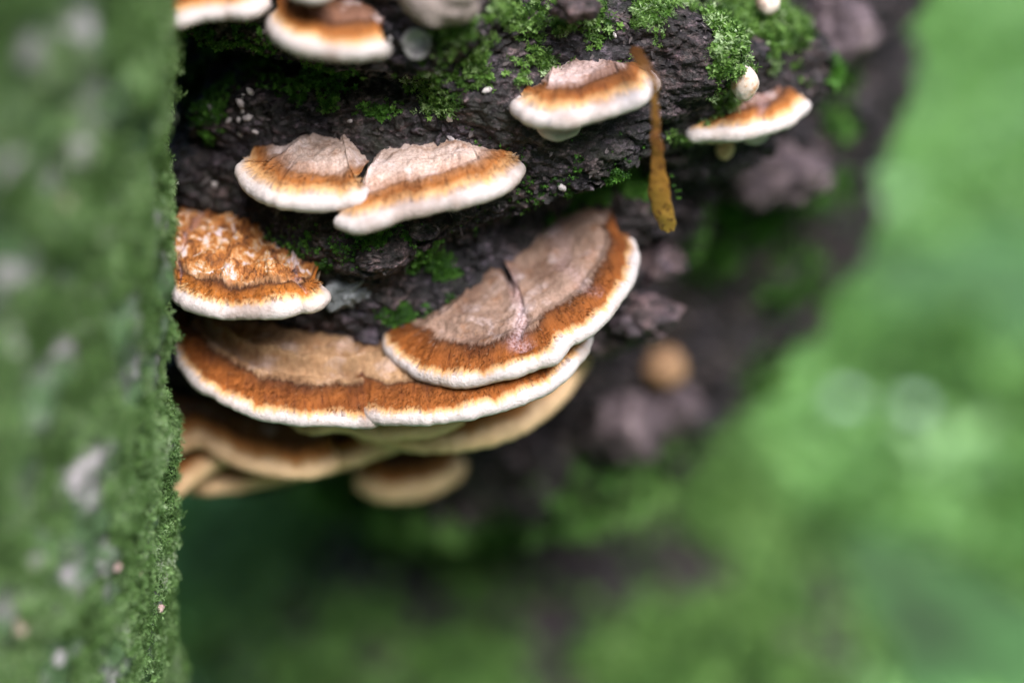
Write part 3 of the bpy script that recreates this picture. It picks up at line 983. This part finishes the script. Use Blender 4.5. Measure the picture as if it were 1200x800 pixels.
# the lower trunk and roots are felted with moss
low = (slice(0, 125), slice(20, 745))
LP, LN = TP[low].reshape(-1, 3), TN[low].reshape(-1, 3)
lw = np.linalg.norm(np.cross(np.gradient(TP, axis=1), np.gradient(TP, axis=0)), axis=-1)[low].reshape(-1) * np.clip(fbm(LP * 0.22, 4, 0.55) * 3.0 + 0.40, 0.02, 1) * smooth(-23, -30, LP[:, 2]) * (LN[:, 1] < 0.5)
i = rng.choice(len(LP), 17000, p=lw / lw.sum())
scatter('root_moss', LP[i], LN[i], rng.uniform(0.35, 0.85, len(i)), LEAFY + FEATHER, MOSS_ROOT, trunk, tree_org, lean=0.5, seed=3)


# frayed chips and fibres of bark
BARK_CHIP = moss_material('bark_chip', [(0.15, (0.010, 0.008, 0.009)), (0.45, (0.032, 0.026, 0.027)), (0.7, (0.075, 0.06, 0.06)), (0.95, (0.20, 0.17, 0.18))], 0.0, 0.7)
cw = cellA * visible * np.clip(0.4 + 2.0 * fbm(FP * 0.8 + 30, 3, 0.6), 0.03, 1) * ((FP[:, 2] > -22) & (FP[:, 2] < -5))
i = rng.choice(len(FP), 9000, p=cw / cw.sum())
m = len(i)
nm = FN[i]
along = np.array([-0.75, 0.0, -0.55]) + rng.normal(size=(m, 3)) * 0.45
d = along - nm * (along * nm).sum(1)[:, None]
d /= np.linalg.norm(d, axis=1)[:, None]
d = d + nm * rng.uniform(0.05, 0.55, m)[:, None]
w = np.cross(d, nm)
w /= np.linalg.norm(w, axis=1)[:, None]
ln = rng.uniform(0.06, 0.26, m)[:, None]
wd = w * rng.uniform(0.015, 0.06, m)[:, None]
b0 = FP[i] - d * ln * 0.3
v = np.stack([b0 - wd, b0 + wd, b0 + d * ln * 0.7 + wd * 0.8, b0 + d * ln, b0 + d * ln * 0.6 - wd], 1)
a = np.arange(m)[:, None] * 5
f = np.concatenate([a + np.array([[0, 1, 2]]), a + np.array([[0, 2, 3]]), a + np.array([[0, 3, 4]])])
chips = mesh_obj('bark_fibres', v.reshape(-1, 3), f, BARK_CHIP, trunk, tree_org, dict(tint=np.repeat(rng.uniform(0, 1, m) ** 1.4, 5), tip=np.zeros(m * 5)), smooth_shade=False)
tag(chips, kind='stuff')


# knobs, lichen lumps and crumbs on the bark
def blob(name, c, rad, mat, parent, amp=0.25, freq=1.2, lobes=0.0, seed=0, nu=48, nv=32, tilt=0.0):
    u = np.linspace(0, 2 * math.pi, nu, endpoint=False)
    v = np.linspace(0.02, math.pi - 0.02, nv)
    U, Vv = np.meshgrid(u, v)
    d = np.stack([np.sin(Vv) * np.cos(U), np.sin(Vv) * np.sin(U), np.cos(Vv)], -1)
    rad = np.asarray(rad, float)
    h = 1 + amp * fbm(d * freq + seed * 3.3, 4, 0.55)
    if lobes:
        f1, f2, _ = cells(d * 2.1 + seed)
        h = h + lobes * (0.45 - f1)
    P = d * rad * h[..., None]
    ct, st = math.cos(tilt), math.sin(tilt)
    P = np.stack([P[..., 0] * ct - P[..., 2] * st, P[..., 1], P[..., 0] * st + P[..., 2] * ct], -1)
    P = P + np.asarray(c)
    org = tree_org if parent in (tree, trunk) else np.asarray(c)
    return mesh_obj(name, P.reshape(-1, 3), grid_faces(nv, nu, True)[:, ::-1], mat, parent, org)


def surf(px, py, out=0.3):
    near = np.where(((qx - px) ** 2 + (qy - py) ** 2 < 80) & visible)[0]
    if not len(near):
        near = np.array([np.argmin((qx - px) ** 2 + (qy - py) ** 2 + 1e6 * (~visible))])
    j = near[np.argmin(qd[near])]
    return ray(px, py) * (qd[j] - out)


blob('bark_knob', at(752, 372, 39.6), (0.95, 0.8, 0.6), KNOB, tree, 0.35, 1.4, 0.5, 1, 72, 48)
blob('bark_knob', at(712, 385, 40.5), (1.1, 0.9, 0.6), KNOB, tree, 0.35, 1.4, 0.3, 2)
blob('bark_knob', at(772, 312, 41), (0.7, 0.6, 0.5), KNOB, tree, 0.3, 1.3, 0.4, 3)
blob('bark_knob', at(408, 338, 37.6), (0.62, 0.5, 0.42), GREY_LICHEN, tree, 0.5, 1.3, 0.15, 4, 72, 48, 0.4)
blob('bark_knob', at(440, 392, 38.6), (0.7, 0.6, 0.35), KNOB, tree, 0.45, 1.4, 0.4, 5)
blob('bark_knob', surf(790, 478), (0.95, 0.8, 0.8), PINK_KNOB, tree, 0.3, 1.3, 0.2, 6)
blob('bark_knob', surf(735, 500), (1.2, 0.9, 1.1), PINK_KNOB, tree, 0.4, 1.3, 0.3, 7)
blob('bark_knob', surf(900, 205), (1.5, 1.0, 0.9), PINK_KNOB, tree, 0.4, 1.2, 0.3, 8)
blob('bark_knob', surf(985, 40), (1.0, 0.9, 1.0), PINK_KNOB, tree, 0.35, 1.2, 0.3, 9)
blob('bark_knob', at(812, 96, 36.2), (0.30, 0.25, 0.26), PINK_KNOB, tree, 0.4, 1.6, 0.5, 10)
blob('bark_knob', at(786, 128, 36.6), (0.22, 0.2, 0.24), PINK_KNOB, tree, 0.4, 1.6, 0.4, 11)
blob('bark_knob', surf(515, 2, 0.35), (0.85, 0.7, 0.5), blotch_material('old_tan_bark', [(0.3, (0.10, 0.08, 0.07)), (0.6, (0.26, 0.21, 0.19))], 160), tree, 0.2, 1.2, 0.1, 12)
blob('bark_knob', at(676, 8, 34.6), (0.5, 0.4, 0.35), KNOB, tree, 0.4, 1.3, 0.3, 13)
for k in range(26):
    if k < 13:
        px, py = rng.normal(288, 13), rng.normal(140, 16)
    else:
        px, py = rng.uniform(215, 800), rng.uniform(40, 300)
    j = np.argmin((qx - px) ** 2 + (qy - py) ** 2 + 1e6 * (~visible))
    sz = rng.uniform(0.05, 0.11)
    blob('bark_crumb', FP[j] + FN[j] * sz * 0.3, (sz * 1.3, sz * 0.8, sz * 0.8), PALE_CRUMB, tree, 0.4, 1.5, 0.2, k, 12, 8, rng.uniform(0, 3))

# ------------------------------------------------------------------ small round fruit bodies
def bud(label, c, rad, mat_stops, seed, tilt=0.0):
    m = blotch_material('bud_skin', mat_stops, 260, 0.6, 0.0002)
    o = blob('fungus_bud', c, rad, m, None, 0.10, 0.9, 0.0, seed, tilt=tilt)
    tag(o, label, 'fungus', 'young round fungus buds')


bud('white egg-shaped bud sitting on top of the white-rimmed right bracket', at(872, 97, 36.4), (0.34, 0.34, 0.42), [(0.36, (0.42, 0.2, 0.07)), (0.46, (0.55, 0.43, 0.36)), (0.62, (0.60, 0.54, 0.51))], 31, 0.3)
bud('small tan bud hanging below the white-rimmed right bracket', at(850, 175, 38.6), (0.24, 0.22, 0.26), [(0.3, (0.4, 0.22, 0.1)), (0.6, (0.6, 0.42, 0.27))], 32)
bud('pale bud cropped by the top edge beside the leafy moss', at(900, 4, 38.0), (0.3, 0.26, 0.3), [(0.3, (0.5, 0.25, 0.15)), (0.5, (0.74, 0.62, 0.56))], 33)
bud('blurred orange-tan ball right of the long tier', surf(779, 430, 0.6), (0.68, 0.6, 0.66), [(0.3, (0.20, 0.10, 0.05)), (0.6, (0.34, 0.20, 0.11))], 34)
bud('tiny tan bud in the notch between the fused pair', at(429, 193, 37.2), (0.20, 0.2, 0.26), [(0.3, (0.4, 0.25, 0.15)), (0.6, (0.55, 0.38, 0.28))], 35)

# ring-like cup on the upper bark
ringm = blotch_material('cup_grey', [(0.3, (0.09, 0.085, 0.085)), (0.6, (0.32, 0.30, 0.30))], 300)
c0 = surf(488, 51, 0.12)
u = np.linspace(0, 2 * math.pi, 48, endpoint=False)
prof = [(0.0, -0.05), (0.12, -0.04), (0.22, 0.02), (0.29, 0.10), (0.33, 0.12), (0.36, 0.08), (0.34, -0.02), (0.25, -0.18), (0.15, -0.8)]
RU = np.array([[(r_ * math.cos(a) * (0.9 + 0.05 * math.sin(3 * a)), 0, r_ * math.sin(a)) for a in u] for r_, _ in prof])
RU[..., 1] = np.array([-h for _, h in prof])[:, None]
RU += 0.02 * fbm(RU * 6, 3)[..., None]
cup = mesh_obj('cup_fungus', (RU + c0).reshape(-1, 3), grid_faces(len(prof), 48, True), ringm, None, c0)
tag(cup, 'small grey ring-shaped cup on the bark right of the thick-lipped top bracket', 'fungus')

# ------------------------------------------------------------------ withered strip hanging over the upper right bracket
m_strip, nt, out = new_mat('withered_strip_skin')
k = N(nt)
pos = k.pos()
a_ = k.noise(pos, 240.0, 4.0, 0.6)
alo = k.attr('along')
col = k.ramp(k.math('ADD', alo, k.math('MULTIPLY', k.math('SUBTRACT', a_, 0.5), 0.5)), [(0.0, (0.11, 0.045, 0.014)), (0.15, (0.15, 0.065, 0.02)), (0.35, (0.30, 0.15, 0.035)), (0.55, (0.18, 0.075, 0.022)), (0.75, (0.32, 0.165, 0.032)), (1.0, (0.38, 0.24, 0.05))])
sp = k.noise(pos, 900.0, 2.0, 0.5)
col = k.mix(k.math('MULTIPLY', k.ramp(sp, [(0.58, (0, 0, 0)), (0.64, (1, 1, 1))]), 0.75), col, (0.09, 0.03, 0.015))
p_ = k.principled(None, col, 0.14, k.bump(a_, 0.5, 0.0008), spec=0.6)
tr = k.new('ShaderNodeBsdfTranslucent')
k.link(col, tr.inputs[0])
mx = k.new('ShaderNodeMixShader')
mx.inputs[0].default_value = 0.5
k.link(p_.outputs[0], mx.inputs[1]); k.link(tr.outputs[0], mx.inputs[2]); k.link(mx.outputs[0], out.inputs[0])
ctr = [(744, 58, 34.4), (750, 70, 33.95), (760, 84, 33.55), (767, 100, 33.45), (767, 130, 33.7), (769, 160, 34.0), (771, 185, 34.25), (772, 210, 34.5), (775, 235, 34.75), (780, 255, 34.95), (784, 269, 35.1)]
wid = [14, 18, 15, 11, 10, 11, 16, 21, 28, 30, 18]
cen = spline([at(*q) for q in ctr], 90)
tt = np.linspace(0, 1, 90)
hw = np.interp(tt, np.linspace(0, 1, len(wid)), wid) * 0.5 * CM_PER_PX * 0.86
hw = hw * (1 + 0.10 * perlin(np.stack([tt * 14, tt * 0, tt * 0], -1)))
cs = 20
ang = np.linspace(0, 2 * math.pi, cs, endpoint=False)
tw = 0.25 * np.sin(tt * 5.0)
xa = np.stack([np.cos(tw), np.sin(tw), 0 * tw], -1)
tgn = np.gradient(cen, axis=0); tgn /= np.linalg.norm(tgn, axis=1)[:, None]
ya = np.cross(tgn, xa); ya /= np.linalg.norm(ya, axis=1)[:, None]
SP = np.zeros((90, cs, 3))
for j, a in enumerate(ang):
    curl = (math.cos(a) ** 2) * 0.35
    SP[:, j] = cen + xa * (hw * math.cos(a))[:, None] + ya * (hw * (0.5 * math.sin(a) + curl * 0.6))[:, None]
SP += 0.05 * np.stack([fbm(SP * 3.5, 3), fbm(SP * 3.5 + 9, 3), fbm(SP * 3.5 + 19, 3)], -1)
org = cen[3]
strip = mesh_obj('withered_strip', SP.reshape(-1, 3), grid_faces(90, cs, True), m_strip, None, org, dict(along=np.repeat(tt, cs)))
tag(strip, 'yellow-brown withered leaf strip hanging down over the end of the upper right bracket', 'leaf')
sp_pts = np.array([at(785, 205, 34.7), at(790, 224, 34.85), at(791, 232, 34.9), at(788, 218, 34.8)])
scatter('moss_sprig', sp_pts, np.array([[1.0, -0.3, 0.2]] * 4), np.array([0.09, 0.14, 0.12, 0.09]), FEATHER, MOSS_DARK, strip, org, seed=9)

# ------------------------------------------------------------------ mossy trunk at left
LX, LY, LR = -16.95, 30.5, 9.0
ph2 = np.radians(np.concatenate([np.linspace(-180, 20, 50, endpoint=False), np.linspace(20, 118, 420, endpoint=False), np.linspace(118, 180, 24, endpoint=False)]))
z2 = np.concatenate([np.linspace(-41, -30, 50, endpoint=False), np.linspace(-30, 0, 420, endpoint=False), np.linspace(0, 200, 60)])
PH2, Z2 = np.meshgrid(ph2, z2)


def left_axis(z):
    return LX + 0.093 * (np.clip(z, -41, 60) + 15.2)


R2 = np.full_like(PH2, LR)
Q = np.stack([left_axis(Z2) + R2 * np.sin(PH2), LY - R2 * np.cos(PH2), Z2], -1)
dh = 0.45 * fbm(Q * 0.30, 3, 0.5) + 0.16 * fbm(Q * 0.9 + 4, 4, 0.55) + 0.06 * fbm(Q * 4.0, 3, 0.6)
f1, f2, idv = cells(Q * np.array([0.9, 0.9, 0.5]))
dh += 0.12 * (smooth(0, 0.35, f2 - f1) - 0.8)
for (px, py, d, am, rad) in [(68, 680, 33, -0.5, 0.7), (108, 590, 33.5, -0.35, 0.5), (20, 760, 31, -0.5, 0.8), (100, 235, 28.5, -0.3, 0.5)]:
    c = at(px, py, d)
    dh += am * np.exp(-((Q - c) ** 2).sum(-1) / rad ** 2)
R2 = R2 + dh + 3.0 * smooth(-34, -41, Z2)
Q = np.stack([left_axis(Z2) + R2 * np.sin(PH2), LY - R2 * np.cos(PH2), Z2], -1)
QN = grid_normals(Q, wrap=True)
if QN[200, 200, 0] < 0: QN = -QN
l_org = np.array([left_axis(-40.0), LY, -40.0])
mossy = thing('mossy_tree', 'moss-covered tree trunk filling the left edge, nearest to the viewer', 'tree', l_org)
mtrunk = mesh_obj('trunk', Q.reshape(-1, 3), grid_faces(len(z2), len(ph2), True), WALL_BARK, mossy, l_org)
sel = (slice(30, 470), slice(45, 475))
MP, MN = Q[sel].reshape(-1, 3), QN[sel].reshape(-1, 3)
ma = np.linalg.norm(np.cross(np.gradient(Q, axis=1), np.gradient(Q, axis=0)), axis=-1)[sel].reshape(-1)
mx_, my_, md_ = project(MP)
inview = (mx_ > -250) & (mx_ < 330) & (my_ > -200) & (my_ < 1000) & (md_ > 15)
brk = fbm(MP * np.array([0.75, 0.75, 0.45]) + 11, 4, 0.6)
mw = ma * (0.12 + inview) * np.clip(0.50 + 3.2 * brk, 0.01, 1)
cnt = 54000
i = rng.choice(len(MP), cnt, p=mw / mw.sum())
pts = MP[i] + rng.normal(size=(cnt, 3)) * 0.03
tint = np.clip(rng.uniform(0, 1, cnt) * 0.75 + 0.25 * (fbm(pts * 0.8, 3) + 0.5), 0, 1)
scatter('felty_moss', pts, MN[i], rng.uniform(0.09, 0.21, cnt), WIRY + WIRY + FEATHER[:1], MOSS_WALL, mtrunk, l_org, lean=0.45, gravity=(0, 0, 0.25), tint=tint, seed=4)
flake = blotch_material('pale_pink_flake', [(0.3, (0.30, 0.16, 0.15)), (0.6, (0.52, 0.38, 0.36))], 200)
lich = blotch_material('lilac_lichen', [(0.3, (0.16, 0.155, 0.155)), (0.6, (0.34, 0.32, 0.33))], 200)


def stick_on(px, py, sz, mat, seed):
    j = np.argmin((mx_ - px) ** 2 + (my_ - py) ** 2)
    c = MP[j] + MN[j] * 0.05
    u = np.linspace(0, 2 * math.pi, 16, endpoint=False)
    rr = 1 + 0.3 * perlin(np.stack([np.cos(u) * 1.5, np.sin(u) * 1.5, u * 0 + seed], -1))
    nn = MN[j]
    xa = np.cross(nn, [0, 0, 1.0]); xa /= np.linalg.norm(xa)
    ya = np.cross(nn, xa)
    rows = []
    for f, h in ((0.02, 0.05), (0.5, 0.045), (0.85, 0.03), (1.0, 0.0), (0.9, -0.06)):
        rows.append(c + (xa * np.cos(u)[:, None] + ya * np.sin(u)[:, None]) * (sz * f * rr)[:, None] + nn * (h + 0.02 * np.sin(3 * u + seed) * f)[:, None])
    mesh_obj('lichen_flake', np.array(rows).reshape(-1, 3), grid_faces(5, 16, True), mat, mtrunk, l_org)


for px, py, sz, mt in [(90, 178, 0.32, lich), (8, 200, 0.40, lich), (10, 400, 0.34, lich), (5, 320, 0.26, lich), (186, 449, 0.11, lich), (152, 575, 0.10, lich), (160, 669, 0.16, flake), (136, 664, 0.10, flake),
                       (186, 583, 0.10, flake), (187, 712, 0.12, flake), (26, 730, 0.22, flake), (66, 770, 0.18, lich), (60, 585, 0.2, lich), (12, 610, 0.24, lich), (70, 240, 0.2, flake), (30, 60, 0.3, lich), (75, 35, 0.22, lich), (180, 20, 0.12, lich), (178, 520, 0.10, lich), (110, 470, 0.12, lich), (40, 655, 0.2, lich)]:
    stick_on(px, py, sz, mt, px * 0.37 + py)

# ------------------------------------------------------------------ forest floor
gx = np.concatenate([-np.geomspace(9000, 150, 14), np.linspace(-140, 200, 171), np.geomspace(215, 9000, 14)])
gy = np.concatenate([-np.geomspace(9000, 120, 12), np.linspace(-100, 330, 216), np.geomspace(350, 9000, 14)])
GX, GY = np.meshgrid(gx, gy)


def ground_z(x, y):
    p = np.stack([x * 0.02, y * 0.02, 0 * x], -1)
    q = np.stack([x * 0.11, y * 0.11, 0 * x + 3], -1)
    near = np.exp(-((x / 300.0) ** 2 + (y / 400.0) ** 2))
    # a low bank rises behind the tree
    return -40.3 + (4.0 * fbm(p, 3, 0.5) + 1.3 * fbm(q, 3, 0.5)) * near + 6.0 * smooth(90, 230, y) + 1.5 * smooth(5, 40, x) * smooth(110, 60, y)


GZ = ground_z(GX, GY)
ground = mesh_obj('ground', np.stack([GX, GY, GZ], -1).reshape(-1, 3), grid_faces(len(gy), len(gx)), GROUND)
tag(ground, kind='structure')
m = 42000
yy = 38 + (330 - 38) * rng.uniform(0, 1, m) ** 1.6
xx = rng.uniform(-1, 1, m) * (22 + yy * 0.48) + yy * 0.06
ok = fbm(np.stack([xx * 0.045, yy * 0.045, 0 * xx + 8], -1), 3, 0.5) > -0.33
xx, yy = xx[ok], yy[ok]
pts = np.stack([xx, yy, ground_z(xx, yy) - 0.1], -1)
tint = np.clip(0.5 + 0.55 * fbm(np.stack([xx * 0.05, yy * 0.05, 0 * xx], -1), 3) + 0.5 * fbm(np.stack([xx * 0.16, yy * 0.12, 0 * xx + 5], -1), 2) + rng.uniform(-0.3, 0.3, len(xx)) + 0.3 * np.exp(-((xx - 17) / 20) ** 2 - ((yy - 52) / 22) ** 2), 0, 1)
fm = scatter('floor_moss', pts, np.tile([0, 0, 1.0], (len(pts), 1)), rng.uniform(0.6, 1.5, len(pts)) * (1 + yy / 200.0) * np.where(rng.uniform(size=len(pts)) < 0.03, 1.8, 1), LEAFY, MOSS_FLOOR, lean=0.5, tint=tint, seed=6)
tag(fm, 'bright green moss and seedlings carpeting the forest floor', 'moss', kind='stuff')

# fallen leaves and pebbles, far out of focus
litter_m = [blotch_material('leaf_litter_brown', [(0.3, (0.10, 0.06, 0.05)), (0.6, (0.22, 0.14, 0.12))], 60), blotch_material('leaf_litter_lilac', [(0.3, (0.10, 0.115, 0.095)), (0.6, (0.16, 0.18, 0.15))], 60),
            blotch_material('leaf_pale', [(0.3, (0.34, 0.48, 0.36)), (0.6, (0.48, 0.62, 0.50))], 60)]  # leaf_pale: blurred leaf highlights put into the colour


def fallen_leaf(px, py, size, mat, label, rot):
    r_ = ray(px, py)
    d = 60.0
    for _ in range(60):
        p = r_ * d
        d += (ground_z(p[0:1], p[1:2])[0] - p[2]) / r_[2] * 0.7
    c = r_ * (d - 5.0)
    t = np.linspace(0, 1, 14)
    w = np.sin(np.pi * t ** 0.8) * 0.34
    rows = []
    for sgn, thick_ in ((1, 0.03), (-1, -0.03)):
        pass
    s = np.linspace(-1, 1, 7)
    T_, S_ = np.meshgrid(t, s, indexing='ij')
    X = (T_ - 0.5)
    Y = S_ * w[:, None]
    Z = 0.12 * S_ ** 2 * w[:, None] * 3 * 0.5 + 0.10 * np.sin(T_ * 4)
    cr, sr = math.cos(rot), math.sin(rot)
    up_ = np.stack([X * cr - Y * sr, X * sr + Y * cr, Z], -1) * size
    dn = up_ - np.array([0, 0, 0.06])
    V = np.concatenate([up_.reshape(-1, 3), dn.reshape(-1, 3)])
    f = grid_faces(14, 7)
    F = np.concatenate([f[:, ::-1], f + 14 * 7])
    o = mesh_obj('fallen_leaf', V + c, F, mat, None, c)
    tag(o, label, 'leaf', 'fallen leaves on the forest floor')


fallen_leaf(996, 470, 2.0, litter_m[2], 'pale leaf coloured as a blurred highlight right of centre, left of its neighbour', 0.4)
fallen_leaf(1066, 474, 2.0, litter_m[2], 'pale leaf coloured as a blurred highlight, right one of two', 1.9)
fallen_leaf(890, 690, 2.2, litter_m[1], 'greyish fallen leaf blurred among bright moss at the bottom', 1.1)
fallen_leaf(590, 775, 4.0, litter_m[0], 'dark brown fallen leaf blurred at the bottom centre', 0.2)

# ------------------------------------------------------------------ out-of-view ring of foliage, added to block low sky light
m = 14000
a = rng.uniform(0, 2 * math.pi, m)
hgt = rng.uniform(0, 1, m) ** 0.8 * 380
rad = rng.uniform(480, 900, m) * (1 + 0.0 * hgt)
pts = np.stack([rad * np.cos(a), 60 + rad * np.sin(a), -40 + hgt], -1)
keep = fbm(pts * 0.008, 3, 0.5) > -0.22
pts = pts[keep]
SKY_SCREEN_LEAF = moss_material('sky_screen_leaves', [(0.1, (0.02, 0.045, 0.012)), (0.5, (0.045, 0.10, 0.025)), (0.9, (0.09, 0.16, 0.045))], 0.25)
wood = scatter('sky_screen_foliage', pts, np.tile([0, 0, 1.0], (len(pts), 1)), rng.uniform(18, 34, len(pts)), LEAFY[:2], SKY_SCREEN_LEAF, lean=0.8, seed=8)
tag(wood, 'unseen ring of foliage added to block low sky light', 'sky_screen_foliage', kind='stuff')
